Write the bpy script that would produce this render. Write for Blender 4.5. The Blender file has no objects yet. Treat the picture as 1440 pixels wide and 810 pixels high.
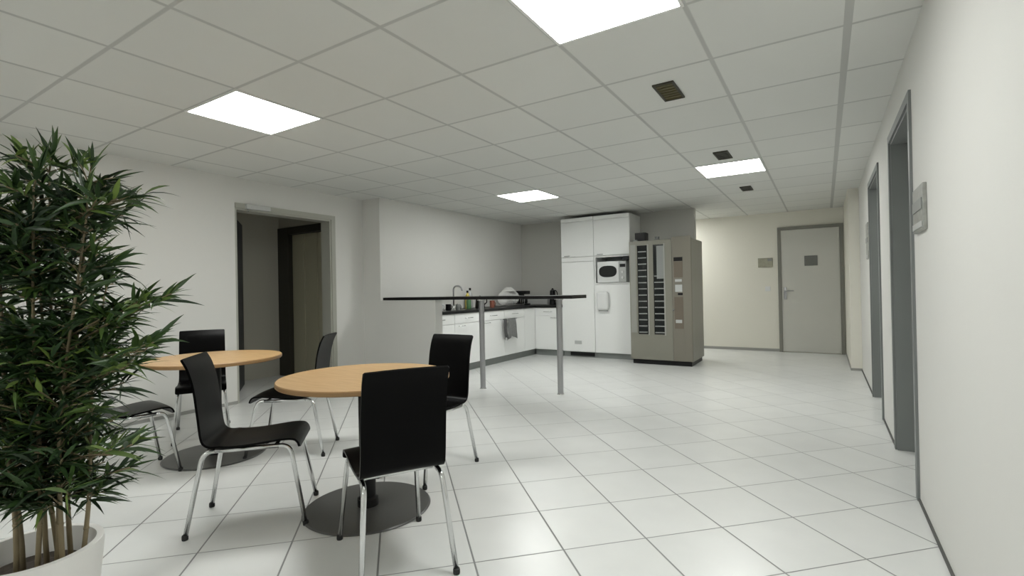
import bpy, bmesh, math, random
from mathutils import Vector, Matrix
C = bpy.context.scene.collection
PI = math.pi
scene = bpy.context.scene

# ------------------------------------------------------------------ camera, world, exposure
CAMZ = 1.09
yaw, pitch, roll, F = -0.56157, 0.0055, -0.01929, 698.3
cy, sy, cp, sp = math.cos(yaw), math.sin(yaw), math.cos(pitch), math.sin(pitch)
fw = Vector((sy*cp, cy*cp, sp)); rt = Vector((cy, -sy, 0)); up = rt.cross(fw)
cr, sr = math.cos(roll), math.sin(roll)
r2 = rt*cr + up*sr; u2 = rt*(-sr) + up*cr
cam_data = bpy.data.cameras.new('camera')
cam = bpy.data.objects.new('camera', cam_data); C.objects.link(cam)
M = Matrix((r2, u2, -fw)).transposed().to_4x4(); M.translation = Vector((0, 0, CAMZ))
cam.matrix_world = M
cam_data.sensor_fit = 'HORIZONTAL'; cam_data.sensor_width = 36; cam_data.lens = F/1440*36
cam_data.clip_start = 0.02
scene.camera = cam
world = bpy.data.worlds.new('world'); scene.world = world; world.use_nodes = True
world.node_tree.nodes['Background'].inputs[0].default_value = (.5, .5, .5, 1)
world.node_tree.nodes['Background'].inputs[1].default_value = 0.0
scene.view_settings.view_transform = 'Standard'; scene.view_settings.look = 'None'
scene.view_settings.gamma = 1; scene.view_settings.use_curve_mapping = False
scene.view_settings.exposure = 1.06
PANEL = 11.0           # strength of the ceiling light diffusers
PANEL_COL = (0.985, 1.0, 0.97)

# ------------------------------------------------------------------ materials
def mat(name, col, rough=.5, metal=0, emit=None, es=0, spec=.5, noise=0, nscale=8, bump=0, bscale=200, coat=0):
    m = bpy.data.materials.new(name); m.use_nodes = True
    nt = m.node_tree; b = nt.nodes['Principled BSDF']
    b.inputs['Base Color'].default_value = (*col, 1); b.inputs['Roughness'].default_value = rough
    b.inputs['Metallic'].default_value = metal; b.inputs['Specular IOR Level'].default_value = spec
    b.inputs['Coat Weight'].default_value = coat
    if emit: b.inputs['Emission Color'].default_value = (*emit, 1); b.inputs['Emission Strength'].default_value = es
    if noise or bump:
        g = nt.nodes.new('ShaderNodeNewGeometry')
    if noise:
        n = nt.nodes.new('ShaderNodeTexNoise'); n.inputs['Scale'].default_value = nscale; n.inputs['Detail'].default_value = 4
        nt.links.new(g.outputs['Position'], n.inputs['Vector'])
        mx = nt.nodes.new('ShaderNodeMix'); mx.data_type = 'RGBA'
        mx.inputs['A'].default_value = (*[max(0, c*(1-noise)) for c in col], 1)
        mx.inputs['B'].default_value = (*[min(1, c*(1+noise)) for c in col], 1)
        nt.links.new(n.outputs['Fac'], mx.inputs['Factor']); nt.links.new(mx.outputs['Result'], b.inputs['Base Color'])
    if bump:
        n2 = nt.nodes.new('ShaderNodeTexNoise'); n2.inputs['Scale'].default_value = bscale
        nt.links.new(g.outputs['Position'], n2.inputs['Vector'])
        bp = nt.nodes.new('ShaderNodeBump'); bp.inputs['Strength'].default_value = bump; bp.inputs['Distance'].default_value = .002
        nt.links.new(n2.outputs['Fac'], bp.inputs['Height']); nt.links.new(bp.outputs['Normal'], b.inputs['Normal'])
    return m

CREAM = mat('cream_wall_paint', (.79, .77, .69), .75, noise=.02, nscale=2, spec=.3)
WALL = mat('wall_paint', (.72, .715, .685), .75, noise=.02, nscale=2, bump=.25, bscale=350, spec=.3)
GREYWALL = mat('grey_wall_paint', (.56, .555, .52), .7, noise=.02, nscale=2, spec=.3)
OLIVE = mat('corridor_paint', (.42, .405, .345), .7)
SKIRT = mat('skirting_grey', (.32, .32, .30), .5)
JOINT = mat('dark_joint', (.09, .09, .085), .6)
STEEL_FRAME = mat('grey_door_frame_paint', (.20, .213, .21), .45)
FRAME_BROWN = mat('taupe_door_frame_paint', (.22, .215, .19), .5)
DOORLEAF = mat('pale_grey_door_laminate', (.60, .595, .55), .45, noise=.02, nscale=3)
JAMB = mat('pale_jamb_paint', (.40, .40, .35), .4)
CHROME = mat('satin_chrome', (.72, .73, .73), .22, 1)
DKMETAL = mat('grey_post_metal', (.42, .42, .43), .35, .85)
BLACK = mat('black_lacquered_plywood', (.0012, .0011, .0012), .33, spec=.09, noise=.25, nscale=30)
RUBBER = mat('black_rubber', (.012, .012, .012), .6)
BLACKM = mat('black_plastic', (.006, .006, .0065), .4, spec=.3)
BASEM = mat('dark_base_plate_metal', (.10, .10, .096), .36, .25, noise=.1, nscale=4)
WHITE = mat('white_cabinet_laminate', (.89, .90, .885), .35, spec=.4)
WHITEP = mat('white_plastic', (.78, .79, .78), .35)
LGREY = mat('light_grey_plastic', (.5, .51, .5), .4)
MGREY = mat('mid_grey_plastic', (.26, .27, .26), .45)
PLINTH = mat('grey_plinth', (.22, .235, .225), .5)
TOP = mat('black_worktop_laminate', (.010, .010, .010), .35, spec=.25)
BARTOP = mat('black_bar_laminate', (.010, .0095, .009), .35, spec=.25)
VM = mat('olive_grey_machine_enamel', (.235, .228, .19), .38, noise=.04, nscale=3)
VMSIDE = mat('taupe_machine_panel', (.205, .19, .155), .42)
VMDK = mat('dark_machine_window', (.012, .014, .014), .12)
VMRED = mat('brown_machine_insert', (.15, .125, .095), .4)
SIGN = mat('sign_metal_grey', (.33, .335, .31), .4, .2, noise=.35, nscale=35)
CREAMSIGN = mat('sign_beige', (.36, .35, .27), .5, noise=.25, nscale=25)
DARKSIGN = mat('door_sign_grey', (.16, .165, .15), .45, noise=.2, nscale=60)
LIFT = mat('lift_door_panel', (.38, .36, .26), .45, .1)
LIFTF = mat('lift_frame_dark', (.035, .033, .024), .45, .2)
DARKLEAF = mat('dark_open_door', (.03, .032, .035), .5)
YEL = mat('yellow_plastic', (.62, .50, .10), .4)
GRN = mat('green_plastic', (.07, .17, .07), .35)
ORG = mat('red_brown_plastic', (.32, .12, .08), .4)
CERAM = mat('white_ceramic', (.8, .8, .78), .2)
TOWEL = mat('grey_terry_towel', (.20, .205, .20), .95, noise=.2, nscale=40, bump=.6, bscale=500)
TOWELD = mat('dark_terry_towel', (.09, .09, .09), .95, bump=.6, bscale=500)
POT = mat('white_planter_glaze', (.80, .79, .76), .35)
SOIL = mat('dark_soil', (.06, .048, .038), .95, noise=.5, nscale=60, bump=1, bscale=90)
VENT = mat('vent_brown_grille', (.10, .085, .035), .6)
VENTF = mat('vent_dark_frame', (.035, .032, .02), .6)
VENTG = mat('vent_grey_grille', (.07, .07, .06), .6)
DIFF = mat('light_diffuser', (.9, .9, .9), .5, emit=PANEL_COL, es=PANEL)
LFRAME = mat('light_frame_white', (.8, .8, .78), .4)

def wood():
    m = mat('beech_table_laminate', (.55, .36, .19), .38)
    nt = m.node_tree; b = nt.nodes['Principled BSDF']
    g = nt.nodes.new('ShaderNodeNewGeometry'); mp = nt.nodes.new('ShaderNodeMapping'); mp.inputs['Scale'].default_value = (4, 60, 8)
    mp.inputs['Rotation'].default_value = (0, 0, .5)
    n = nt.nodes.new('ShaderNodeTexNoise'); n.inputs['Scale'].default_value = 1.5; n.inputs['Detail'].default_value = 5
    r = nt.nodes.new('ShaderNodeValToRGB')
    r.color_ramp.elements[0].color = (.48, .285, .12, 1); r.color_ramp.elements[0].position = .3
    r.color_ramp.elements[1].color = (.62, .415, .205, 1); r.color_ramp.elements[1].position = .7
    nt.links.new(g.outputs['Position'], mp.inputs['Vector']); nt.links.new(mp.outputs['Vector'], n.inputs['Vector'])
    nt.links.new(n.outputs['Fac'], r.inputs['Fac']); nt.links.new(r.outputs['Color'], b.inputs['Base Color'])
    return m
WOOD = wood()
WOODE = mat('beech_edge_band', (.36, .21, .09), .45)

def grid_mat(name, base, line, x0, y0, S, th, lw_u, lw_v, rough, var=.04, marb=.05, special=None, bump=.3):
    """square tiles: u,v = world XY turned by th; lines lw_u wide (at constant u) and lw_v (at constant v)"""
    m = mat(name, base, rough); nt = m.node_tree; N = nt.nodes; L = nt.links; b = N['Principled BSDF']
    def math_(op, a, c=None, clamp=False):
        n = N.new('ShaderNodeMath'); n.operation = op; n.use_clamp = clamp
        for i, v in enumerate((a, c)):
            if v is None: continue
            if isinstance(v, (int, float)): n.inputs[i].default_value = v
            else: L.new(v, n.inputs[i])
        return n.outputs[0]
    g = N.new('ShaderNodeNewGeometry'); s = N.new('ShaderNodeSeparateXYZ'); L.new(g.outputs['Position'], s.inputs[0])
    x = math_('SUBTRACT', s.outputs[0], x0); y = math_('SUBTRACT', s.outputs[1], y0)
    c_, s_ = math.cos(th)/S, math.sin(th)/S
    u = math_('ADD', math_('MULTIPLY', x, c_), math_('MULTIPLY', y, s_))
    v = math_('ADD', math_('MULTIPLY', x, -s_), math_('MULTIPLY', y, c_))
    def line_(t, w):
        fr = math_('FRACT', math_('ADD', t, 1000.5)); d = math_('ABSOLUTE', math_('SUBTRACT', fr, .5))
        return math_('SUBTRACT', 1, math_('DIVIDE', math_('SUBTRACT', d, w/2/S*.7), w/2/S*.6, True), True)
    k = math_('MAXIMUM', line_(u, lw_u), line_(v, lw_v), True)
    if special:     # one extra-wide runner at world x = special[0], width special[1]
        d = math_('ABSOLUTE', math_('SUBTRACT', s.outputs[0], special[0]))
        k = math_('MAXIMUM', k, math_('LESS_THAN', d, special[1]/2))
    cx = N.new('ShaderNodeCombineXYZ'); L.new(math_('FLOOR', u), cx.inputs[0]); L.new(math_('FLOOR', v), cx.inputs[1])
    wn = N.new('ShaderNodeTexWhiteNoise'); L.new(cx.outputs[0], wn.inputs['Vector'])
    ns = N.new('ShaderNodeTexNoise'); ns.inputs['Scale'].default_value = 5; ns.inputs['Detail'].default_value = 6
    L.new(g.outputs['Position'], ns.inputs['Vector'])
    f = math_('ADD', math_('MULTIPLY', math_('SUBTRACT', wn.outputs['Value'], .5), var*2), math_('MULTIPLY', math_('SUBTRACT', ns.outputs['Fac'], .5), marb*2))
    f = math_('ADD', f, 1)
    vm_ = N.new('ShaderNodeVectorMath'); vm_.operation = 'SCALE'; vm_.inputs[0].default_value = base; L.new(f, vm_.inputs['Scale'])
    mx = N.new('ShaderNodeMix'); mx.data_type = 'RGBA'; L.new(k, mx.inputs['Factor']); L.new(vm_.outputs[0], mx.inputs['A']); mx.inputs['B'].default_value = (*line, 1)
    L.new(mx.outputs['Result'], b.inputs['Base Color'])
    rr = math_('ADD', rough, math_('MULTIPLY', k, .3)); L.new(rr, b.inputs['Roughness'])
    bp = N.new('ShaderNodeBump'); bp.inputs['Strength'].default_value = bump; bp.inputs['Distance'].default_value = .003
    L.new(math_('SUBTRACT', 1, k), bp.inputs['Height']); L.new(bp.outputs['Normal'], b.inputs['Normal'])
    return m
FLOORM = grid_mat('white_floor_tiles', (.765, .775, .76), (.26, .265, .26), -.9466, 1.8707, .37736, .78672, .0080, .0062, .27, var=.02, marb=.05)
CEILM = grid_mat('mineral_ceiling_tiles', (.71, .715, .685), (.51, .515, .495), .1153, 2.1964, .6, 0, .021, .019, .9, var=.03, marb=.012, special=(.1153, .034), bump=.5)

def leafmat():
    m = mat('bamboo_leaf', (.05, .12, .03), .42); nt = m.node_tree; b = nt.nodes['Principled BSDF']
    a = nt.nodes.new('ShaderNodeAttribute'); a.attribute_name = 'leafvar'
    r = nt.nodes.new('ShaderNodeValToRGB'); e = r.color_ramp.elements
    e[0].color = (.008, .022, .008, 1); e[0].position = 0
    e[1].color = (.20, .29, .06, 1); e[1].position = 1
    k = e.new(.55); k.color = (.034, .078, .020, 1)
    k = e.new(.82); k.color = (.095, .165, .035, 1)
    nt.links.new(a.outputs['Fac'], r.inputs['Fac']); nt.links.new(r.outputs['Color'], b.inputs['Base Color'])
    return m
LEAF = leafmat()
CANE = mat('bamboo_cane', (.22, .175, .10), .55, noise=.45, nscale=14)

# ------------------------------------------------------------------ mesh helpers
def obj(name, bm, m, parent=None, smooth=False):
    me = bpy.data.meshes.new(name); bmesh.ops.recalc_face_normals(bm, faces=bm.faces[:]); bm.to_mesh(me); bm.free()
    ms = m if isinstance(m, (list, tuple)) else [m]
    for q in ms: me.materials.append(q)
    if smooth:
        for p in me.polygons: p.use_smooth = True
    o = bpy.data.objects.new(name, me); C.objects.link(o)
    if smooth == 'auto':
        me.set_sharp_from_angle(angle=math.radians(40))
    if parent: o.parent = parent
    return o
def B(): return bmesh.new()
def box(bm, a, b, bev=0, mi=0, rot=None, seg=2):
    """box between corners a and b"""
    a, b = Vector(a), Vector(b); c = (a+b)/2; d = b-a
    t = bmesh.new(); bmesh.ops.create_cube(t, size=1); bmesh.ops.scale(t, vec=(abs(d.x), abs(d.y), abs(d.z)), verts=t.verts)
    if bev: bmesh.ops.bevel(t, geom=t.edges[:], offset=bev, segments=seg, profile=.5, affect='EDGES')
    if rot: bmesh.ops.rotate(t, cent=(0, 0, 0), matrix=rot, verts=t.verts)
    bmesh.ops.translate(t, vec=c, verts=t.verts)
    merge(bm, t, mi); return bm
def merge(bm, t, mi=0):
    mp = {}
    for v in t.verts: mp[v] = bm.verts.new(v.co)
    for f in t.faces:
        try:
            n = bm.faces.new([mp[v] for v in f.verts]); n.material_index = mi
        except ValueError: pass
    t.free()
def tube(bm, pts, r, n=10, caps=True, mi=0):
    pts = [Vector(p) for p in pts]; rs = r if isinstance(r, (list, tuple)) else [r]*len(pts)
    rings = []; prev = None
    for i, p in enumerate(pts):
        t = (pts[min(i+1, len(pts)-1)] - pts[max(i-1, 0)]).normalized()
        if prev is None:
            a = Vector((0, 0, 1)) if abs(t.z) < .9 else Vector((1, 0, 0)); u = t.cross(a).normalized()
        else: u = (prev - t*prev.dot(t)).normalized()
        prev = u; w = t.cross(u)
        rings.append([bm.verts.new(p + (u*math.cos(2*PI*k/n) + w*math.sin(2*PI*k/n))*rs[i]) for k in range(n)])
    for a, b in zip(rings, rings[1:]):
        for k in range(n):
            f = bm.faces.new((a[k], a[(k+1) % n], b[(k+1) % n], b[k])); f.material_index = mi
    if caps: bm.faces.new(rings[0][::-1]).material_index = mi; bm.faces.new(rings[-1]).material_index = mi
    return bm
def lathe(bm, prof, c=(0, 0, 0), n=32, mi=0, close=True):
    c = Vector(c); rings = []
    for r, z in prof:
        if r < 1e-5: rings.append([bm.verts.new(c+Vector((0, 0, z)))])
        else: rings.append([bm.verts.new(c+Vector((r*math.cos(2*PI*k/n), r*math.sin(2*PI*k/n), z))) for k in range(n)])
    for a, b in zip(rings, rings[1:]):
        for k in range(n):
            k2 = (k+1) % n
            if len(a) == 1 and len(b) == 1: continue
            vs = (a[0], b[k2], b[k]) if len(a) == 1 else (a[k], a[k2], b[0]) if len(b) == 1 else (a[k], a[k2], b[k2], b[k])
            f = bm.faces.new(vs); f.material_index = mi
    return bm
def arc(p0, p1, p2, n=6):
    p0, p1, p2 = map(Vector, (p0, p1, p2)); return [p0*(1-t)**2+p1*2*t*(1-t)+p2*t*t for t in [i/n for i in range(n+1)]]
def thing(name, label, cat, loc=(0, 0, 0), rz=0, group=None):
    o = bpy.data.objects.new(name, None); C.objects.link(o); o.location = loc; o.rotation_euler = (0, 0, rz)
    o.empty_display_size = .1
    o['label'] = label; o['category'] = cat
    if group: o['group'] = group
    return o
def tag(o, label, cat, group=None):
    o['label'] = label; o['category'] = cat
    if group: o['group'] = group
    return o
def struct(o): o['kind'] = 'structure'; return o
def dup(root, loc, rz, label, group=None):
    r = root.copy(); C.objects.link(r); r.location = loc; r.rotation_euler = (0, 0, rz); r['label'] = label
    if group: r['group'] = group
    for ch in list(root.children):
        c = ch.copy(); C.objects.link(c); c.parent = r
        for g in list(ch.children):
            d = g.copy(); C.objects.link(d); d.parent = c
    return r

# ------------------------------------------------------------------ room
H = 2.298
XR, XL = .385, -5.05            # right and left walls
YB = -3.2                       # wall behind the camera
YF = 9.3                        # far wall
KX, KY = -4.74, 7.88            # kitchen side wall and kitchen back wall
KE = -1.66                      # right end of the kitchen back wall
struct(obj('floor', box(B(), (-8.2, YB-.2, -.12), (1.0, YF+.2, 0)), FLOORM))
struct(obj('ceiling', box(B(), (-8.2, YB-.2, H), (1.0, YF+.2, H+.12)), CEILM))
# right wall with two deep door openings
O1, O2, OH = (3.22, 4.10), (4.97, 5.90), 2.015
T = .22
b = B()
box(b, (XR, YB, 0), (XR+T, O1[0], H)); box(b, (XR, O1[1], 0), (XR+T, O2[0], H)); box(b, (XR, O2[1], 0), (XR+T, 7.6, H))
box(b, (XR, O1[0], OH), (XR+T, O1[1], H)); box(b, (XR, O2[0], OH), (XR+T, O2[1], H))
struct(obj('wall_right', b, WALL))
struct(obj('wall_right_pier', box(B(), (.27, 7.6, 0), (XR+T, YF, H)), CREAM))
for n, (a, c) in enumerate((O1, O2), 1):
    b = B(); t = .018
    box(b, (XR-.012, a-.045, 0), (XR, a+.004, OH+.045)); box(b, (XR-.012, c-.004, 0), (XR, c+.045, OH+.045)); box(b, (XR-.012, a+.004, OH-.004), (XR, c-.004, OH+.045))
    box(b, (XR, a, 0), (XR+.16, a+t, OH)); box(b, (XR, c-t, 0), (XR+.16, c, OH)); box(b, (XR, a+t, OH-t), (XR+.16, c-t, OH))
    # rebate lip the leaf closes against
    box(b, (XR+.10, a+t, 0), (XR+.125, a+t+.015, OH-t)); box(b, (XR+.10, c-t-.015, 0), (XR+.125, c-t, OH-t))
    fr = struct(obj('trim_%d' % n, b, STEEL_FRAME))
    d = struct(obj('door_%d' % n, box(B(), (XR+.126, a+t, .008), (XR+.166, c-t, OH-t-.003), .002), DOORLEAF))
    b = B(); tube(b, [(XR+.126, a+.09, 1.02), (XR+.08, a+.09, 1.02), (XR+.075, a+.10, 1.02), (XR+.075, a+.21, 1.02)], .009); box(b, (XR+.12, a+.07, .88), (XR+.1265, a+.11, 1.08), .001)
    obj('door_handle', b, CHROME, d, 'auto')
# left wall with an opening into the dark lift corridor
LO, LH, LT = (2.77, 3.93), 1.99, .16
b = B(); box(b, (XL-LT, YB, 0), (XL, LO[0], H)); box(b, (XL-LT, LO[1], 0), (XL, 4.42, H)); box(b, (XL-LT, LO[0], LH), (XL, LO[1], H))
struct(obj('wall_left', b, WALL))
b = B(); box(b, (XL, 4.42, 0), (KX, 4.54, H)); box(b, (KX-.12, 4.54, 0), (KX, KY+.12, H))
struct(obj('wall_kitchen_side', b, WALL))
struct(obj('wall_kitchen_back', box(B(), (KX, KY, 0), (KE, KY+.12, H)), GREYWALL))
struct(obj('wall_far', box(B(), (-6.5, YF, 0), (.27, YF+.15, H)), CREAM))
struct(obj('wall_back', box(B(), (XL-LT, YB-.15, 0), (XR+T, YB, H)), WALL))
# corridor beyond the left opening
struct(obj('wall_corridor_end', box(B(), (-6.42, 1.2, 0), (-6.3, 4.2, H)), OLIVE))
b = B(); box(b, (-6.3, 4.17, 0), (XL-LT, 4.3, H)); box(b, (-5.28, 4.05, 0), (XL-LT, 4.17, H)); box(b, (-6.3, 4.05, 2.0), (-5.28, 4.17, H))
struct(obj('wall_corridor_side', b, OLIVE))
struct(obj('wall_corridor_near', box(B(), (-6.3, 1.2, 0), (XL-LT, 1.3, H)), OLIVE))
struct(obj('wall_hall_end', box(B(), (-6.5, KY+.0, 0), (-6.38, YF, H)), WALL))
struct(obj('wall_hall_side', box(B(), (-6.38, KY, 0), (KX-.12, KY+.12, H)), WALL))
# frame of the opening
b = B(); box(b, (XL, LO[1], 0), (XL+.012, LO[1]+.055, LH+.05)); box(b, (XL, LO[0]-.0, LH), (XL+.012, LO[1], LH+.05))
box(b, (XL-LT, LO[1]-.02, 0), (XL, LO[1], LH)); box(b, (XL-LT, LO[0], 0), (XL, LO[0]+.02, LH))
box(b, (XL-LT, LO[0]+.02, LH-.02), (XL, LO[1]-.02, LH))
struct(obj('trim_3', b, JAMB))
b = B(); box(b, (XL+.012, LO[0]+.10, LH-.005), (XL+.05, LO[0]+.36, LH+.045), .004)
cl = tag(obj('door_closer', b, LGREY), 'small grey door closer box on the lintel of the lift corridor opening', 'door closer')
tube_b = B(); tube(tube_b, [(XL+.03, LO[0]+.12, LH-.005), (XL+.04, LO[0]+.12, LH-.03)], .008); obj('spindle', tube_b, CHROME, cl)
# open dark door leaf inside the corridor
o = struct(obj('door_4', box(B(), (-.44, -.02, .01), (.44, .02, 1.955), .003), DARKLEAF)); o.location = (-5.66, 3.115, 0); o.rotation_euler = (0, 0, math.atan2(.53, -.75))
b = B(); tube(b, [(-.33, .02, 1.0), (-.33, .06, 1.0), (-.22, .06, 1.0)], .009); obj('door_handle', b, CHROME, o, True)
# lift
b = B(); box(b, (-6.295, 4.03, .0), (-6.06, 4.17, 1.995), .003); box(b, (-6.06, 4.03, 1.90), (-5.285, 4.17, 1.995), .003)
lf = struct(obj('trim_4', b, LIFTF))
b = B()
for i in range(3):
    x0 = -6.055+i*.257; box(b, (x0+.004, 4.085+.008*i, .01), (x0+.253, 4.11+.008*i, 1.895), .004)
struct(obj('door_5', b, LIFT))
# far door
b = B(); a0, a1, ft = -.645, .262, 2.045
box(b, (a0, YF-.03, 0), (a0+.05, YF, ft)); box(b, (a1-.05, YF-.03, 0), (a1, YF, ft)); box(b, (a0+.05, YF-.03, ft-.05), (a1-.05, YF, ft))
struct(obj('trim_5', b, FRAME_BROWN))
fd = struct(obj('door_3', box(B(), (a0+.052, YF-.022, .012), (a1-.052, YF-.001, ft-.053), .002), DOORLEAF))
b = B(); box(b, (-.565, YF-.03, .86), (-.525, YF-.022, 1.06), .003); tube(b, [(-.545, YF-.03, 1.0), (-.545, YF-.07, 1.0), (-.535, YF-.075, 1.0), (-.42, YF-.075, 1.0)], .010)
obj('door_handle', b, DKMETAL, fd, 'auto')
s = tag(obj('door_sign', box(B(), (-.265, YF-.03, 1.40), (-.085, YF-.022, 1.56), .002), DARKSIGN), 'square grey notice plate at eye height on the far door', 'sign')
sg = thing('wall_sign', 'beige room sign on the cream far wall left of the far door', 'sign', (-.83, YF, 0))
obj('plate', box(B(), (-.11, -.014, 1.40), (.11, 0, 1.555), .003), CREAMSIGN, sg)
obj('insert_strip', box(B(), (.035, -.018, 1.50), (.10, -.0141, 1.545), .001), MGREY, sg)
ls = thing('light_switch', 'small white light switch under the beige sign beside the far door', 'light switch', (-.80, YF, 0))
obj('switch_plate', box(B(), (-.04, -.010, 1.0), (.04, 0, 1.08), .003), WHITEP, ls); obj('rocker', box(B(), (-.022, -.014, 1.018), (.022, -.0101, 1.062), .002), WHITEP, ls)
# right-wall signs
for lab, y0, y1, z0, z1 in (('grey metal room sign on the right wall just before the nearer doorway', 2.79, 3.07, 1.325, 1.53),
                            ('grey metal room sign on the right wall beside the farther doorway', 6.02, 6.24, 1.34, 1.70)):
    sg = thing('wall_sign', lab, 'sign', (XR, (y0+y1)/2, 0)); w = (y1-y0)/2
    obj('plate', box(B(), (-.016, -w, z0), (0, w, z1), .003), SIGN, sg)
    zt = z0+(z1-z0)*.45
    obj('insert_strip', box(B(), (-.02, -w+.015, zt), (-.0161, w-.015, zt+.05), .001), MGREY, sg)
    obj('insert_strip', box(B(), (-.02, -w+.015, z0+.012), (-.0161, w-.015, z0+.04), .001), LGREY, sg)
# baseboards
def skirt(name, segs, m=SKIRT, h=.045, t=.012):
    b = B()
    for (x0, y0, x1, y1) in segs: box(b, (x0, y0, 0), (x1, y1, h))
    return struct(obj(name, b, m))
skirt('baseboard_right', [(XR-.008, YB, XR, O1[0]-.046), (XR-.008, O1[1]+.046, XR, O2[0]-.046), (XR-.008, O2[1]+.046, XR, 7.6)], JOINT, .014)
skirt('baseboard_pier', [(.262, 7.6, .27, YF-.03), (.262, 7.59, XR, 7.6)], SKIRT, .03)
skirt('baseboard_far', [(-6.3, YF-.012, a0, YF)])
skirt('baseboard_left', [(XL, YB, XL+.01, LO[0]), (XL, LO[1]+.056, XL+.01, 4.42)], SKIRT, .03)

# ------------------------------------------------------------------ ceiling lights and vents
def clight(x, y, lab, first=[None]):
    if first[0] is None:
        t = thing('ceiling_light', lab, 'ceiling light', (x, y, H), 0, 'square ceiling light panels')
        b = B(); s = .3
        for sx0, sy0, sx1, sy1 in ((-s, -s, s, -s+.014), (-s, s-.014, s, s), (-s, -s+.014, -s+.014, s-.014), (s-.014, -s+.014, s, s-.014)):
            box(b, (sx0, sy0, -.008), (sx1, sy1, 0))
        obj('frame', b, LFRAME, t)
        obj('diffuser', box(B(), (-s+.014, -s+.014, -.005), (s-.014, s-.014, 0)), DIFF, t)
        first[0] = t; return t
    return dup(first[0], (x, y, H), 0, lab)
X0, Y0 = .1153, 2.1964
lx1, lx2 = X0-.9, X0-3.3
clight(lx1, Y0-.3, 'glowing square ceiling panel cut off by the top edge, nearest one on the right')
clight(lx2, Y0-.3, 'glowing square ceiling panel above the two tables, left of the picture')
clight(lx1, Y0+3.3, 'glowing square ceiling panel near the far door end, between two small vents')
clight(lx2, Y0+3.3, 'glowing square ceiling panel over the kitchen corner and bar')
clight(lx1, Y0-3.9, 'glowing square ceiling panel behind the camera on the right')
clight(lx2, Y0-3.9, 'glowing square ceiling panel behind the camera on the left')
clight(-2.5, 8.63, 'glowing square ceiling panel in the hall behind the kitchen wall')
def vent(x, y, m, lab):
    t = thing('ceiling_vent', lab, 'vent', (x, y, H), 0, 'small ceiling vents in one row')
    b = B(); a, c = .062, .145
    for q in ((-a, -c, a, -c+.014), (-a, c-.014, a, c), (-a, -c+.014, -a+.012, c-.014), (a-.012, -c+.014, a, c-.014)): box(b, (q[0], q[1], -.010), (q[2], q[3], 0))
    obj('frame', b, VENTF, t)
    b = B(); box(b, (-a+.012, -c+.014, -.003), (a-.012, c-.014, 0))
    for i in range(7):
        yy = -c+.03+i*.04; box(b, (-a+.012, yy, -.008), (a-.012, yy+.012, -.003))
    obj('grille', b, m, t)
vent(-.785, 3.10, VENT, 'brown square vent in the ceiling nearest the camera')
vent(-.765, 4.89, VENTG, 'small dark ceiling vent just in front of the far glowing panel')
vent(-.79, 6.73, VENTG, 'small dark ceiling vent beyond the far glowing panel')

# ------------------------------------------------------------------ kitchen
CX = -4.15; WZ = .835
def door_panel(name, a, c, m, par, handle=None, hm=CHROME):
    d = obj(name, box(B(), a, c, .003), m, par)
    if handle:
        b = B(); tube(b, handle, .005, 8); obj('handle', b, hm, d, True)
    return d
ys = [4.56, 5.16, 5.76, 6.36, 6.96]
for i, y in enumerate(ys[:-1]):
    pos = ['nearest the bar', 'second from the bar', 'third from the bar, a grey towel on its front', 'fourth from the bar, by the corner'][i]
    t = thing('base_cabinet', 'white kitchen base cabinet, '+pos, 'cabinet', (CX, y, 0), 0, 'white base cabinets')
    obj('body', box(B(), (-.565, .001, .10), (-.02, .599, WZ-.036)), WHITE, t)
    obj('plinth', box(B(), (-.565, .001, 0), (-.05, .599, .0995)), PLINTH, t)
    door_panel('drawer', (-.0195, .003, .665), (0, .597, .795), WHITE, t, [(0, .22, .73), (.022, .225, .73), (.022, .375, .73), (0, .38, .73)])
    door_panel('door', (-.0195, .003, .104), (0, .597, .660), WHITE, t, [(0, .08, .63), (.022, .085, .63), (.022, .2, .63), (0, .205, .63)])
t = thing('base_cabinet', 'white corner base cabinet left of the tall cupboards, under the dark worktop', 'cabinet', (CX, 7.31, 0), 0, 'white base cabinets')
obj('body', box(B(), (-.565, -.349, .10), (-.02, .565, WZ-.036)), WHITE, t)
obj('panel', box(B(), (-.0195, -.347, .104), (0, -.0, .795), .003), WHITE, t)
obj('plinth', box(B(), (-.565, -.349, 0), (-.05, .565, .0995)), PLINTH, t)
t = thing('base_cabinet', 'narrow white base cabinet on the back wall beside the tall cupboards', 'cabinet', (-4.148, 7.33, 0), 0, 'white base cabinets')
obj('body', box(B(), (-.018, .0, .10), (.488, .545, WZ-.036)), WHITE, t)
obj('plinth', box(B(), (-.018, .03, 0), (.488, .545, .0995)), PLINTH, t)
door_panel('drawer', (.002, -.0195, .665), (.487, -.0005, .795), WHITE, t, [(.17, -.02, .73), (.175, -.042, .73), (.315, -.042, .73), (.32, -.02, .73)])
door_panel('door', (.002, -.0195, .104), (.487, -.0005, .660), WHITE, t, [(.3, -.02, .63), (.305, -.042, .63), (.41, -.042, .63), (.415, -.02, .63)])
b = B(); box(b, (-4.735, 4.555, WZ-.035), (CX+.018, KY-.005, WZ), .003); box(b, (CX+.0185, 7.29, WZ-.035), (-3.665, KY-.005, WZ), .003)
tag(obj('worktop', b, TOP), 'dark kitchen worktop running round the corner over the white base cabinets', 'worktop')
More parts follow.
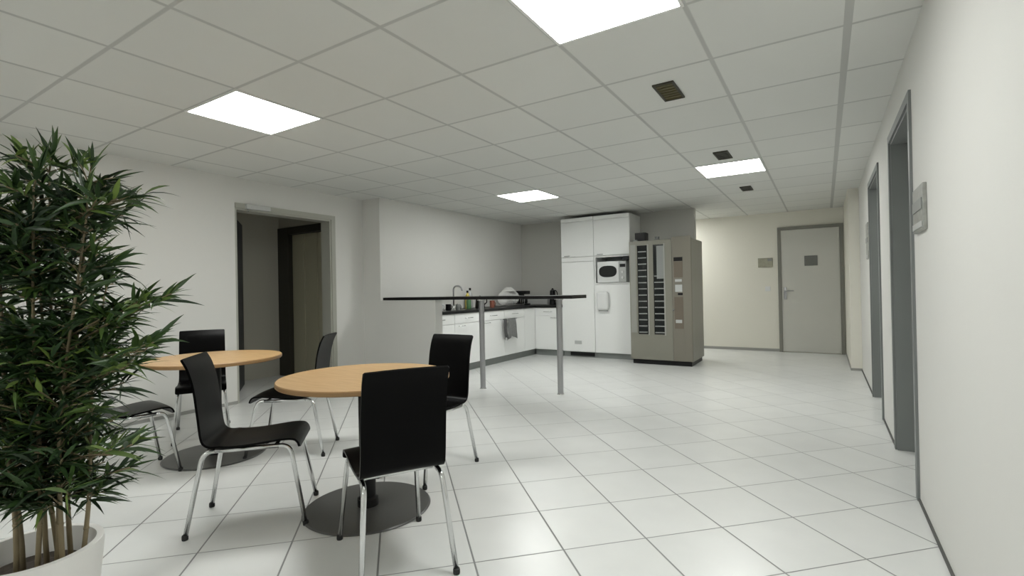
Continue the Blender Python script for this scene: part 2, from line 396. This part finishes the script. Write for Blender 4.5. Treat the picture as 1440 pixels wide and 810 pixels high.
# tall cupboards
FY = 7.35
def tall(x0, x1, lab, niche):
    t = thing('tall_cabinet', lab, 'cabinet', ((x0+x1)/2, FY, 0)); w = (x1-x0)/2; D = KY-FY-.004
    b = B()
    box(b, (-w, .02, .085), (-w+.018, D, 2.245)); box(b, (w-.018, .02, .085), (w, D, 2.245))
    box(b, (-w+.018, D-.01, .085), (w-.018, D, 2.245)); box(b, (-w+.018, .02, .085), (w-.018, D-.01, .10)); box(b, (-w+.018, .02, 2.17), (w-.018, D-.01, 2.245))
    if niche: box(b, (-w+.018, .02, 1.165), (w-.018, D-.01, 1.185)); box(b, (-w+.018, .02, 1.59), (w-.018, D-.01, 1.61))
    obj('body', b, WHITE, t)
    obj('plinth', box(B(), (-w, .04, 0), (w, D, .0845)), PLINTH, t)
    obj('cornice', box(B(), (-w+.002, 0, 2.185), (w-.002, .0195, 2.245), .003), WHITE, t)
    door_panel('door', (-w+.002, 0, 1.615), (w-.002, .0195, 2.18), WHITE, t, [(-w+.06, 0, 1.635), (-w+.065, -.02, 1.635), (-w+.145, -.02, 1.635), (-w+.15, 0, 1.635)], DKMETAL)
    if niche:
        door_panel('door', (-w+.002, 0, .09), (w-.002, .0195, 1.16), WHITE, t)
    else:
        door_panel('door', (-w+.002, 0, .09), (w-.002, .0195, 1.535), WHITE, t)
        obj('filler_panel', box(B(), (-w+.002, 0, 1.54), (w-.002, .0195, 1.61), .003), WHITE, t)
    return t
ta = tall(-3.655, -3.085, 'tall white kitchen cupboard with closed doors left of the microwave', False)
obj('vent_grille', box(B(), (-.07, -.006, .21), (.05, 0, .265), .002), LGREY, ta)
obj('floor_grille', box(B(), (-.16, .020, .02), (.26, .039, .075), .002), BLACKM, ta)
tb = tall(-3.083, -2.495, 'tall white kitchen cupboard holding the microwave', True)
# microwave in the niche
mw = thing('microwave_oven', 'small white microwave oven with rounded dark window in the tall cupboard', 'microwave', (-2.79, 7.36, 1.186))
obj('body', box(B(), (-.235, .0, .0), (.235, .34, .335), .01), LGREY, mw, 'auto')
mwd = obj('door', box(B(), (-.235, -.02, .005), (.12, -.0005, .33), .008), WHITEP, mw, 'auto')
b = B(); n = 24; ring = []
for k in range(n):
    a = 2*PI*k/n; ca, sa = math.cos(a), math.sin(a)
    ring.append((-.06+.145*math.copysign(abs(ca)**.75, ca),   .175+.09*math.copysign(abs(sa)**.8, sa)))
f1 = [b.verts.new((x, -.0205, z)) for x, z in ring]; f2 = [b.verts.new((x, -.024, z)) for x, z in ring]
b.faces.new(f2); b.faces.new(f1[::-1])
for k in range(n): b.faces.new((f1[k], f1[(k+1) % n], f2[(k+1) % n], f2[k]))
obj('window', b, VMDK, mwd)
mp_ = obj('control_panel', box(B(), (.122, -.018, .005), (.235, -.0005, .33), .006), LGREY, mw, 'auto')
obj('display', box(B(), (.135, -.021, .235), (.222, -.0182, .285), .002), BLACKM, mp_)
for z in (.16, .075):
    b = B(); lathe(b, [(0, .014), (.018, .014), (.021, 0), (0, 0)], n=20)
    bmesh.ops.rotate(b, cent=(0, 0, 0), matrix=Matrix.Rotation(PI/2, 3, 'X'), verts=b.verts); bmesh.ops.translate(b, vec=(.178, -.018, z), verts=b.verts)
    obj('knob', b, WHITEP, mp_, 'auto')
pk = tag(obj('coffee_tin', box(B(), (-2.62, 7.345, 1.5215), (-2.52, 7.45, 1.585), .004), BLACKM), 'small black box on top of the microwave at its right corner', 'box')
# towel dispenser on the tall door
ds = thing('towel_dispenser', 'white paper towel dispenser on the cupboard door below the microwave', 'dispenser', (-2.93, FY, 0))
b = B(); box(b, (-.10, -.085, .76), (.10, -.0005, 1.05), .04, seg=6); obj('cover', b, WHITEP, ds, 'auto')
obj('outlet', box(B(), (-.07, -.05, .74), (.07, -.0005, .7595), .004), LGREY, ds)
# towel
tr = thing('towel_rail', 'short chrome rail on the kitchen cabinet front that holds a grey towel', 'towel rail', (CX, 6.44, 0))
b = B(); tube(b, [(.001, -.2, .655), (.045, -.2, .655), (.045, .2, .655), (.001, .2, .655)], .006, 8); obj('bar', b, CHROME, tr)
def towel(y0, y1, zt, zb, m, name, lab, x=CX+.045, taper=.25, ph=0):
    b = B(); nu, nv = 14, 16; g = []
    for j in range(nv+1):
        t = j/nv
        if t < .12: a = PI*(1-t/.12); xx = x+.010*math.cos(a)*1; zz = zt+.010*math.sin(a)
        else: xx = x+.010; zz = zt-(t-.12)/.88*(zt-zb)
        row = []
        for i in range(nu+1):
            u = i/nu; fl_ = max(0, t-.15)
            yy = (y0+y1)/2+(u-.5)*(y1-y0)*(1-taper*(1-t)) + .01*math.sin(t*5+ph)
            row.append((xx+(.014*math.sin(u*9+ph)+.014)*fl_*1.2, yy, zz-(abs(u-.45)*.10 if j == nv else 0)))
        g.append(row)
    V = [[b.verts.new(p) for p in r] for r in g]; V2 = [[b.verts.new((p[0]+.006, p[1], p[2])) for p in r] for r in g]
    for j in range(nv):
        for i in range(nu):
            b.faces.new((V[j][i], V[j][i+1], V[j+1][i+1], V[j+1][i])); b.faces.new((V2[j][i], V2[j+1][i], V2[j+1][i+1], V2[j][i+1]))
    for j in range(nv):
        b.faces.new((V[j][0], V[j+1][0], V2[j+1][0], V2[j][0])); b.faces.new((V[j][nu], V2[j][nu], V2[j+1][nu], V[j+1][nu]))
    for i in range(nu):
        b.faces.new((V[0][i], V2[0][i], V2[0][i+1], V[0][i+1])); b.faces.new((V[nv][i], V[nv][i+1], V2[nv][i+1], V2[nv][i]))
    return tag(obj(name, b, m, None, True), lab, 'towel')
towel(6.36, 6.61, .655, .40, TOWEL, 'dish_towel', 'mid grey dish towel hanging in folds on the kitchen cabinet front')
towel(6.25, 6.345, .655, .39, TOWELD, 'dish_towel', 'narrow dark dish towel hanging left of the grey towel', taper=.1, ph=2)
# things on the worktop
def bottle(name, x, y, h, r, m, lab, cat, capm=BLACKM, z=WZ):
    t = thing(name, lab, cat, (x, y, z))
    obj('body', lathe(B(), [(0, 0), (r*.95, 0), (r, .008), (r, h*.62), (r*.8, h*.72), (r*.35, h*.82), (r*.35, h*.88), (0, h*.88)], n=20), m, t, 'auto')
    obj('cap', lathe(B(), [(0, h*.8801), (r*.42, h*.8801), (r*.42, h), (0, h)], n=16), capm, t, 'auto'); return t
fc = thing('kitchen_tap', 'tall chrome kitchen tap standing on the worktop behind the bar', 'tap', (-4.6, 5.70, WZ))
obj('base', lathe(B(), [(0, 0), (.026, 0), (.026, .03), (.018, .05), (0, .05)], n=20), CHROME, fc, 'auto')
b = B(); tube(b, [(0, 0, .05), (0, 0, .27)]+arc((0, 0, .27), (0, 0, .34), (.07, 0, .34))[1:]+arc((.07, 0, .34), (.15, 0, .34), (.16, 0, .27))[1:], .012, 12); obj('spout', b, DKMETAL, fc, True)
b = B(); tube(b, [(0, .018, .04), (0, .05, .05), (0, .09, .075)], .007, 8); obj('lever', b, CHROME, fc, True)
bottle('soap_bottle', -4.52, 5.93, .27, .038, YEL, 'yellow dish soap bottle on the worktop, right of the tap', 'bottle')
bottle('soap_bottle', -4.40, 5.80, .20, .034, GRN, 'green bottle on the worktop in front of the yellow one', 'bottle', YEL)
bottle('water_bottle', -4.60, 6.10, .31, .04, LGREY, 'pale bottle with dark cap on the worktop behind the yellow bottle', 'bottle')
def jug(name, x, y, h, r, m, lab, cat, hm=BLACKM):
    t = thing(name, lab, cat, (x, y, WZ))
    obj('body', lathe(B(), [(0, 0), (r, 0), (r*1.02, .01), (r*.82, h*.8), (r*.7, h*.88), (0, h*.9)], n=24), m, t, 'auto')
    b = B(); tube(b, [(.7*r, 0, h*.85)]+arc((.8*r, 0, h*.86), (1.9*r, 0, h*.85), (1.6*r, 0, h*.45)) + [(.92*r, 0, h*.25)], .009, 8); obj('handle', b, hm, t, True)
    obj('lid', lathe(B(), [(0, h*.9), (r*.5, h*.9), (r*.35, h*.95), (.012, h*.96), (.012, h), (0, h)], n=20), hm, t, 'auto'); return t
jug('kettle', -4.40, 6.08, .19, .075, BLACKM, 'squat black kettle on the worktop beside the bottles', 'kettle')
jug('vacuum_jug', -3.97, 7.62, .285, .055, BLACKM, 'tall black vacuum jug on the worktop by the tall cupboards', 'jug')
def mug(x, y, m, lab, r=.038, h=.09, g='mugs on the worktop'):
    t = thing('mug', lab, 'mug', (x, y, WZ), 0, g)
    obj('cup', lathe(B(), [(0, 0), (r*.9, 0), (r, .01), (r, h), (r*.88, h), (r*.88, .01), (0, .01)], n=20), m, t, 'auto')
    b = B(); tube(b, [(r*.95, 0, h*.8)]+arc((r, 0, h*.8), (r*1.9, 0, h*.75), (r*1.5, 0, h*.35))+[(r*.95, 0, h*.2)], .005, 8); obj('handle', b, m, t, True)
mug(-4.35, 4.93, BLACKM, 'black mug nearest the partition end on the worktop', .04, .14)
mug(-4.37, 5.13, WHITEP, 'white mug on the worktop next to the black mug', .042, .10)
mug(-4.42, 5.36, BLACKM, 'dark mug on the worktop just left of the tap', .04, .085)
mug(-4.36, 5.50, MGREY, 'grey mug on the worktop in front of the tap', .036, .08)
mug(-4.35, 6.33, ORG, 'reddish brown mug on the worktop right of the kettle', .038, .11)
# dish rack with plates
dr = thing('dish_rack', 'wire dish rack full of plates on the worktop near the kitchen corner', 'dish rack', (-4.47, 7.0, WZ))
b = B()
for z in (.02, .12):
    tube(b, [(-.16, -.24, z), (.16, -.24, z), (.16, .24, z), (-.16, .24, z), (-.16, -.24, z)], .004, 6)
for k in range(9):
    y = -.24+k*.06; tube(b, [(-.16, y, .12), (-.16, y, .02), (.16, y, .02), (.16, y, .12)], .003, 6)
for sx in (-.15, .15):
    for sy_ in (-.22, .22): tube(b, [(sx, sy_, 0), (sx, sy_, .02)], .006, 6)
obj('wire_frame', b, CHROME, dr)
for k in range(6):
    b = B(); lathe(b, [(0, 0), (.06, 0), (.105, .014), (.11, .018), (.105, .02), (.06, .006), (0, .006)], n=24)
    bmesh.ops.rotate(b, cent=(0, 0, 0), matrix=Matrix.Rotation(PI/2-.12, 3, 'X'), verts=b.verts)
    o = obj('plate', b, CERAM, None, 'auto'); o.location = (-4.47, 6.84+k*.065, WZ+.135)
    tag(o, 'white plate standing in the dish rack, '+['the one nearest the bar', 'second from the bar end', 'third from the bar end', 'third from the coffee maker end', 'second from the coffee maker end', 'the one nearest the coffee maker'][k], 'plate', 'plates standing in the dish rack')
b = B(); lathe(b, [(0, 0), (.05, 0), (.125, .06), (.13, .065), (.12, .062), (.045, .008), (0, .008)][::-1], n=28)
bmesh.ops.rotate(b, cent=(0, 0, 0), matrix=Matrix.Rotation(PI, 3, 'X'), verts=b.verts)
o = tag(obj('mixing_bowl', b, CERAM, None, 'auto'), 'pale bowl turned upside down on top of the dish rack plates', 'bowl'); o.location = (-4.47, 7.0, WZ+.3135)
tm = thing('coffee_maker', 'black coffee maker on the worktop in the kitchen corner', 'coffee maker', (-4.55, 7.58, WZ))
b = B(); box(b, (-.08, -.10, 0), (.10, .10, .025), .005); box(b, (-.08, -.10, .025), (-.02, .10, .19), .004); box(b, (-.08, -.10, .19), (.10, .10, .25), .008); obj('body', b, BLACKM, tm)
obj('glass_jug', lathe(B(), [(0, .0255), (.05, .0255), (.058, .06), (.05, .13), (.04, .145), (0, .145)], (.04, 0, 0), 20), VMDK, tm, 'auto')
wb = tag(obj('bread_box', box(B(), (-4.55, 7.55+.16, WZ), (-4.12, 7.55+.30, WZ+.10), .012), LGREY), 'low grey box against the kitchen back wall on the worktop', 'box')

# ------------------------------------------------------------------ bar
struct(obj('wall_bar_partition', box(B(), (KX, 4.42, 0), (-3.84, 4.54, .999)), WALL))
bt = thing('bar_counter', 'long narrow dark bar counter on two grey metal posts', 'bar counter', (-3.3, 4.6, 0))
obj('counter_top', box(B(), (-1.39, -.19, 1.0), (1.21, .17, 1.034), .004), BARTOP, bt)
for x, y in ((.035, -.06), (.945, .06)):
    b = B(); lathe(b, [(0, 0.008), (.03, 0.008), (.03, .985), (0, .985)], (x, y, 0), 24); p = obj('post', b, DKMETAL, bt, 'auto')
    obj('mounting_plate', lathe(B(), [(0, .985), (.045, .985), (.045, .9995), (0, .9995)], (x, y, 0), 24), CHROME, p, 'auto')
    obj('floor_flange', lathe(B(), [(0, 0), (.038, 0), (.036, .008), (0, .008)], (x, y, 0), 24), CHROME, p, 'auto')

# ------------------------------------------------------------------ vending machine
vx0, vx1, vy = -2.40, -1.535, 7.04
vm = thing('vending_machine', 'tall olive grey vending machine with two dark product columns beside the white cupboards', 'vending machine', ((vx0+vx1)/2, vy, 0))
w = (vx1-vx0)/2
obj('cabinet', box(B(), (-w, .03, .06), (w, .75, 1.775), .012), VM, vm)
obj('base', box(B(), (-w+.02, .03, .0), (w-.02, .70, .0595), .004), BLACKM, vm)
dx1 = w-.26     # front door right edge
# front door with two openings
c1 = (-2.285-(vx0+vx1)/2, -2.125-(vx0+vx1)/2); c2 = (-2.055-(vx0+vx1)/2, -1.895-(vx0+vx1)/2); z0, z1 = .43, 1.705
b = B(); y0_, y1_ = 0, .0295
for xa, xb in ((-w, c1[0]), (c1[1], c2[0]), (c2[1], dx1)): box(b, (xa, y0_, .07), (xb, y1_, 1.77))
for xa, xb in (c1, c2): box(b, (xa, y0_, .07), (xb, y1_, z0)); box(b, (xa, y0_, z1), (xb, y1_, 1.77))
dr_ = obj('front_door', b, VM, vm)
obj('side_strip', box(B(), (-w+.015, -.004, .45), (c1[0]-.02, -.0002, 1.72), .001), mat('pale_strip', (.30, .30, .27), .4), vm)
for ci, (xa, xb) in enumerate((c1, c2)):
    win = obj('product_window', box(B(), (xa, .012, z0), (xb, .028, z1)), VMDK, vm)
    nr = 14
    for k in range(nr):
        b = B()
        z = z0+.02+k*(z1-z0-.03)/nr
        if ci == 1 and k > 9: b.free(); continue
        box(b, (xa+.012, .004, z), (xb-.012 if ci else xb-.03, .0119, z+.016)); 
        obj('shelf_rail', b, MGREY, win)
    b = B(); box(b, (xb-.012, -.006, z0-.01), (xb+.006, -.0001, z1+.01)); obj('door_strip', b, mat('strip_grey', (.36, .36, .33), .4), win)
obj('clear_flap', box(B(), (c2[0]+.05, .002, 1.22), (c2[1]-.012, .0118, z1-.02)), MGREY, vm)
pn = obj('payment_panel', box(B(), (dx1+.004, -.012, .07), (w, .0295, 1.80), .006), VMSIDE, vm)
px0 = dx1+.03; px1 = dx1+.15
obj('display', box(B(), (px0, -.016, 1.455), (px1, -.0122, 1.51), .001), BLACKM, pn)
obj('instruction_plate', box(B(), (px0, -.015, 1.23), (px1, -.0122, 1.45), .001), VMRED, pn)
obj('price_card', box(B(), (px0+.015, -.016, 1.17), (px1-.015, -.0122, 1.205), .001), LGREY, pn)
obj('keypad', box(B(), (px0+.015, -.018, 1.03), (px1-.01, -.0122, 1.13), .002), LGREY, pn)
obj('coin_slot', box(B(), (px0+.05, -.016, .985), (px1-.005, -.0122, 1.015), .001), BLACKM, pn)
obj('lower_plate', box(B(), (px0, -.015, .52), (px1, -.0122, .96), .001), VMRED, pn)
obj('coin_return', box(B(), (px0+.015, -.020, .60), (px1-.02, -.0152, .645), .002), LGREY, pn)
obj('service_hatch', box(B(), (px0, -.014, .14), (px1+.01, -.0122, .50), .001), VMSIDE, pn)
b = B(); lathe(b, [(0, .02), (.012, .02), (.012, 0), (0, 0)], n=14); bmesh.ops.rotate(b, cent=(0, 0, 0), matrix=Matrix.Rotation(PI/2, 3, 'X'), verts=b.verts); bmesh.ops.translate(b, vec=(px0-.012, -.012, .78), verts=b.verts)
obj('lock', b, CHROME, pn)
for x in (-w+.08, w-.08):
    obj('top_hinge', box(B(), (x-.03, .035, 1.7755), (x+.03, .08, 1.795), .003), MGREY, vm)
bx = thing('speaker_box', 'small black cube speaker on the left end of the vending machine top', 'speaker', (-2.26, 7.2, 1.776))
obj('case', box(B(), (-.085, -.06, 0), (.075, .08, .125), .006), BLACKM, bx); b = B(); box(b, (-.07, -.064, .012), (.06, -.0602, .112), .002); obj('front_grille', b, RUBBER, bx)
b = B(); lathe(b, [(0, 0), (.05, 0), (.05, .012), (.03, .03), (.034, .06), (.026, .06), (0, .035)], n=20)
tag(obj('ashtray_dish', b, MGREY, None, 'auto'), 'small grey round dish on the vending machine top beside the black cube', 'dish').location = (-2.05, 7.25, 1.776)

# ------------------------------------------------------------------ tables
def round_table(cx, cy, lab):
    t = thing('round_table', lab, 'table', (cx, cy, 0)); R = .424; h = .672
    o = obj('tabletop', lathe(B(), [(0, h-.024), (R-.004, h-.024), (R, h-.020), (R, h-.004), (R-.004, h), (0, h)], n=96), WOOD, t, 'auto')
    o.data.materials.append(WOODE)
    for p in o.data.polygons:
        if abs(p.normal.z) < .9: p.material_index = 1
    obj('column', lathe(B(), [(0, .0125), (.052, .0125), (.052, .05), (.04, .058), (.04, h-.04), (0, h-.04)], n=32), BLACKM, t, 'auto')
    obj('mounting_plate', lathe(B(), [(0, h-.04), (.14, h-.04), (.14, h-.0245), (0, h-.0245)], n=32), BLACKM, t, 'auto')
    obj('base_plate', lathe(B(), [(0, 0), (.31, 0), (.315, .004), (.308, .010), (.05, .012), (0, .012)], n=80), BASEM, t, 'auto')
round_table(-1.997, 1.752, 'round beech topped cafe table on a dark disc base, the nearer one')
round_table(-3.57, 1.803, 'round beech topped cafe table behind, partly hidden by the plant side')

# ------------------------------------------------------------------ chairs
def shell(prof, wfun, th=.010, nx=12, curve=None):
    b = B(); n = len(prof); P = [Vector((0, y, z)) for y, z in prof]; top = []; bot = []
    for i, p in enumerate(P):
        t = (P[min(i+1, n-1)]-P[max(i-1, 0)]).normalized(); nr = Vector((0, -t.z, t.y))
        w = wfun(i/(n-1)); ra = []; rb = []
        for k in range(nx+1):
            u = -1+2*k/nx; c = (curve(i/(n-1)) if curve else 0)*(u*u)
            q = p+Vector((u*w, 0, 0))+nr*c
            ra.append(b.verts.new(q+nr*th/2)); rb.append(b.verts.new(q-nr*th/2))
        top.append(ra); bot.append(rb)
    for i in range(n-1):
        for k in range(nx):
            b.faces.new((top[i][k], top[i][k+1], top[i+1][k+1], top[i+1][k])); b.faces.new((bot[i][k], bot[i+1][k], bot[i+1][k+1], bot[i][k+1]))
        b.faces.new((top[i][0], top[i+1][0], bot[i+1][0], bot[i][0])); b.faces.new((top[i][nx], bot[i][nx], bot[i+1][nx], top[i+1][nx]))
    for k in range(nx):
        b.faces.new((top[0][k], bot[0][k], bot[0][k+1], top[0][k+1])); b.faces.new((top[-1][k], top[-1][k+1], bot[-1][k+1], bot[-1][k]))
    return b
def smoothprof(pts, n=8):
    out = []; P = [Vector((0, *p)) for p in pts]
    for i in range(len(P)-1):
        p0, p1, p2, p3 = P[max(i-1, 0)], P[i], P[i+1], P[min(i+2, len(P)-1)]
        for k in range(n):
            t = k/n; q = .5*((2*p1)+(p2-p0)*t+(2*p0-5*p1+4*p2-p3)*t*t+(3*p1-p0-3*p2+p3)*t**3); out.append((q.y, q.z))
    out.append(pts[-1]); return out
HW = .162
def chair():
    t = thing('cafe_chair', '', 'chair', (0, 0, 0), 0, 'black cafe chairs')
    sp_ = smoothprof([(.228, .366), (.222, .392), (.200, .411), (.14, .414), (.02, .402), (-.07, .397), (-.115, .398)], 5)
    def ws(s): return HW+.004-(.012*max(0, 1-s/.07)**2)
    obj('seat', shell(sp_, ws, curve=lambda s: .006*math.sin(min(1, s*1.0)*PI)), BLACK, t, 'auto')
    bp_ = smoothprof([(-.115, .398), (-.150, .400), (-.176, .415), (-.188, .45), (-.199, .55), (-.214, .67), (-.236, .755), (-.262, .808)], 6)
    def wb_(s): return HW+.004-.004*s-(.006*max(0, (s-.97)/.03)**2)
    obj('backrest', shell(bp_, wb_, curve=lambda s: .004*min(1, s*2.5)), BLACK, t, 'auto')
    r = .0105; zr = .378
    for s in (-1, 1):
        x1, x0 = s*.150, s*.180
        # side rail under the seat
        b = B(); tube(b, [(x1, -.135, zr), (x1, .135, zr)], r, 12); obj('side_rail', b, CHROME, t, True)
        for e in (-1, 1):
            b = B()
            foot = Vector((x0, e*.252, .012)); knee = Vector((x1, e*.185, zr))
            k1 = knee+(foot-knee).normalized()*.05
            tube(b, [(x1, e*.1352, zr)]+arc((x1, e*.14, zr), knee, k1, 7)+[foot], r, 12)
            l = obj('leg', b, CHROME, t, True)
            b = B(); lathe(b, [(0, 0), (.0125, 0), (.0135, .004), (.0135, .016), (.0120, .022), (0, .022)], (x0, e*.253, 0), 14); obj('foot_cap', b, RUBBER, l, True)
    for y in (-.10, .12):
        b = B(); tube(b, [(-.139, y, zr), (.139, y, zr)], .009, 10); obj('cross_bar', b, CHROME, t, True)
    return t
def face(dx, dy): return math.atan2(dy, dx)-PI/2
c0 = chair(); c0.location = (-1.535, 1.480, 0); c0.rotation_euler = (0, 0, face(-.86, .51))
c0['label'] = 'black plywood cafe chair seen from behind in the foreground, right front of the near table'
dup(c0, (-2.405, 1.405, 0), face(.35, .37), 'black plywood cafe chair seen from the side, left front of the near table')
dup(c0, (-2.08, 2.31, 0), face(0.03, -1), 'black plywood cafe chair behind the near table, facing the camera in front of the bar')
dup(c0, (-3.19, 2.14, 0), face(-.80, -.60), 'black plywood cafe chair between the two tables, back turned to the corridor opening')
dup(c0, (-4.21, 2.03, 0), face(.87, -.45), 'black plywood cafe chair against the left wall side, behind the far table')
dup(c0, (-3.645, 1.29, 0), face(.10, 1), 'black plywood cafe chair whose seat pokes out from behind the plant')

# ------------------------------------------------------------------ bamboo plant
random.seed(7)
PC = Vector((-2.062, .499, 0)); PZ = .33
pl = thing('potted_bamboo', 'tall leafy bamboo plant in a round white planter at the left edge', 'potted plant', PC)
R0 = .156
obj('planter', lathe(B(), [(0, 0), (R0*.72, 0), (R0*.80, .01), (R0*1.02, PZ*.55), (R0*1.10, PZ-.015), (R0*1.09, PZ), (R0*.97, PZ), (R0*.94, PZ-.02), (R0*.90, PZ-.09), (0, PZ-.09)], n=64), POT, pl, 'auto')
b = B(); sr_ = R0*.88
prof = [(sr_, PZ-.0895)]+[(sr_*(1-i/8), PZ-.07+.006*math.sin(i*2.1)) for i in range(1, 8)]+[(0, PZ-.066)]
lathe(b, prof, n=40); lathe(b, [(0, PZ-.0895), (sr_, PZ-.0895)], n=40); bmesh.ops.remove_doubles(b, verts=b.verts, dist=1e-5); obj('soil', b, SOIL, pl, True)
right = Vector((math.cos(yaw), -math.sin(yaw), 0)); fwd = Vector((math.sin(yaw), math.cos(yaw), 0))
canes = []
spec = [(-.085, .0, 1.36, -.05), (-.055, -.05, 1.45, -.10), (-.02, .03, 1.50, .0), (.0, -.04, 1.42, .03), (.03, .05, 1.48, .06), (.055, -.02, 1.36, .10), (.075, .03, 1.10, .10), (-.03, .07, 1.34, -.14), (.015, .01, 1.30, -.03)]
for (a, d, top, lean) in spec:
    p0 = right*(a+.045)+fwd*d; pts = []; z = PZ-.075; n = 14
    ph = random.uniform(0, 6)
    for i in range(n+1):
        t = i/n; zz = z+(top-z)*t
        off = right*(lean*t**1.5+.012*math.sin(t*7+ph))+fwd*(.03*math.sin(t*4+ph)*t)
        pts.append(p0+off+Vector((0, 0, zz)))
    canes.append(pts)
    b = B(); tube(b, pts, [.0074*(1-.65*i/n) for i in range(n+1)], 8)
    for i in range(2, n-2, 2): tube(b, [pts[i]-Vector((0, 0, .003)), pts[i]+Vector((0, 0, .003))], .0086*(1-.6*i/n), 8)
    obj('cane', b, CANE, pl, True)
LB = B(); lay = LB.verts.layers.float.new('leafvar'); TW = B()
def leaf(p, d, L, W, v):
    d = d.normalized(); side = d.cross(Vector((0, 0, 1)))
    if side.length < .1: side = Vector((1, 0, 0))
    side.normalize(); side = (side*math.cos(v*9)+d.cross(side)*math.sin(v*9)*.6).normalized(); nrm = side.cross(d)
    prev = None; droop = random.uniform(.1, .5)
    for t, w in ((0, .06), (.12, .55), (.35, 1), (.6, .8), (.82, .4), (1, .02)):
        c = p+d*L*t+Vector((0, 0, -droop*L*t*t)); a = c+side*W*w+nrm*W*.35*w; e = c-side*W*w+nrm*W*.35*w
        row = [LB.verts.new(q) for q in (a, c, e)]
        for q in row: q[lay] = v
        if prev: LB.faces.new((prev[0], prev[1], row[1], row[0])); LB.faces.new((prev[1], prev[2], row[2], row[1]))
        prev = row
def spray(p, d, n, L=.11, base=.3):
    tube(TW, [p, p+d*.5+Vector((0, 0, .004)), p+d], .0022, 5)
    for k in range(n):
        t = 1-(k/n)*.75; q = p+d*t
        az = random.uniform(-1.5, 1.5); dd = d.normalized(); dd.rotate(Matrix.Rotation(az, 3, 'Z')); dd.z += random.uniform(-.5, .95)
        leaf(q, dd, L*random.uniform(.65, 1.4), L*.062*random.uniform(.8, 1.25), min(1, max(0, random.gauss(base, .22))))
def reach(z):
    pts = [(.42, .08), (.50, .13), (.62, .14), (.72, .16), (.82, .15), (.92, .14), (1.0, .11), (1.1, .09), (1.2, .11), (1.3, .12), (1.45, .12), (1.6, .08), (1.7, .06)]
    for (a, ra), (b_, rb) in zip(pts, pts[1:]):
        if a <= z <= b_: return ra+(rb-ra)*(z-a)/(b_-a)
    return .08
for pts in canes:
    top = pts[-1].z; z = .47
    while z < top:
        i = min(range(len(pts)), key=lambda k: abs(pts[k].z-z)); p = pts[i].copy(); 
        j = min(i+1, len(pts)-1) if pts[i].z < z else max(i-1, 0)
        if i != j: tt = (z-pts[i].z)/(pts[j].z-pts[i].z); p = pts[i].lerp(pts[j], max(0, min(1, tt)))
        if not .99 < z < 1.08:
            for _ in range(2):
                az = random.uniform(0, 2*PI); spray(p, Vector((math.cos(az), math.sin(az), random.uniform(.3, 1.2)))*random.uniform(.03, .07), 7, L=.09, base=random.choice((.25, .4, .55, .7)))
        for _ in range(3 if z > .75 else 2):
            if .98 < z < 1.10 and random.random() < .45: continue
            az = random.uniform(0, 2*PI); rr = reach(z)*random.uniform(.3, 1.0)
            d = Vector((math.cos(az), math.sin(az), random.uniform(.1, .55)))*rr
            spray(p, d, random.randint(8, 12), L=.095, base=random.choice((.15, .25, .35, .5, .65)))
        z += random.uniform(.045, .07)
    spray(pts[-1], Vector((random.uniform(-.03, .03), random.uniform(-.03, .03), .05)), 9, base=.55)
# two long side branches towards the tables
for z, ln, dz in ((.93, .29, .14), (.88, .26, .05), (.96, .22, .10), (.80, .20, .08), (.60, .16, .02), (1.30, .17, .08)):
    p = canes[5][5].copy(); p.z = z; d = right*ln+Vector((0, 0, dz)); tube(TW, [p, p+d*.6+Vector((0, 0, .01)), p+d], .0028, 6)
    for t in (.4, .6, .75, .88, 1.0):
        spray(p+d*t, (right*.06+fwd*random.uniform(-.05, .05)+Vector((0, 0, .03))), 8, L=.10, base=.62)
for k in range(7):   # upright pale tips at the crown
    p = canes[k][-1]+Vector((0, 0, .02)); leaf(p, Vector((random.uniform(-.5, .5), random.uniform(-.5, .5), 1)), .12, .009, random.uniform(.4, .95))
leaf(PC*0+right*.0+Vector((0, 0, 1.50)), right*-.35+Vector((0, 0, 1)), .15, .012, .9)
o = obj('foliage', LB, LEAF, pl, True)
obj('twigs', TW, CANE, pl, True)
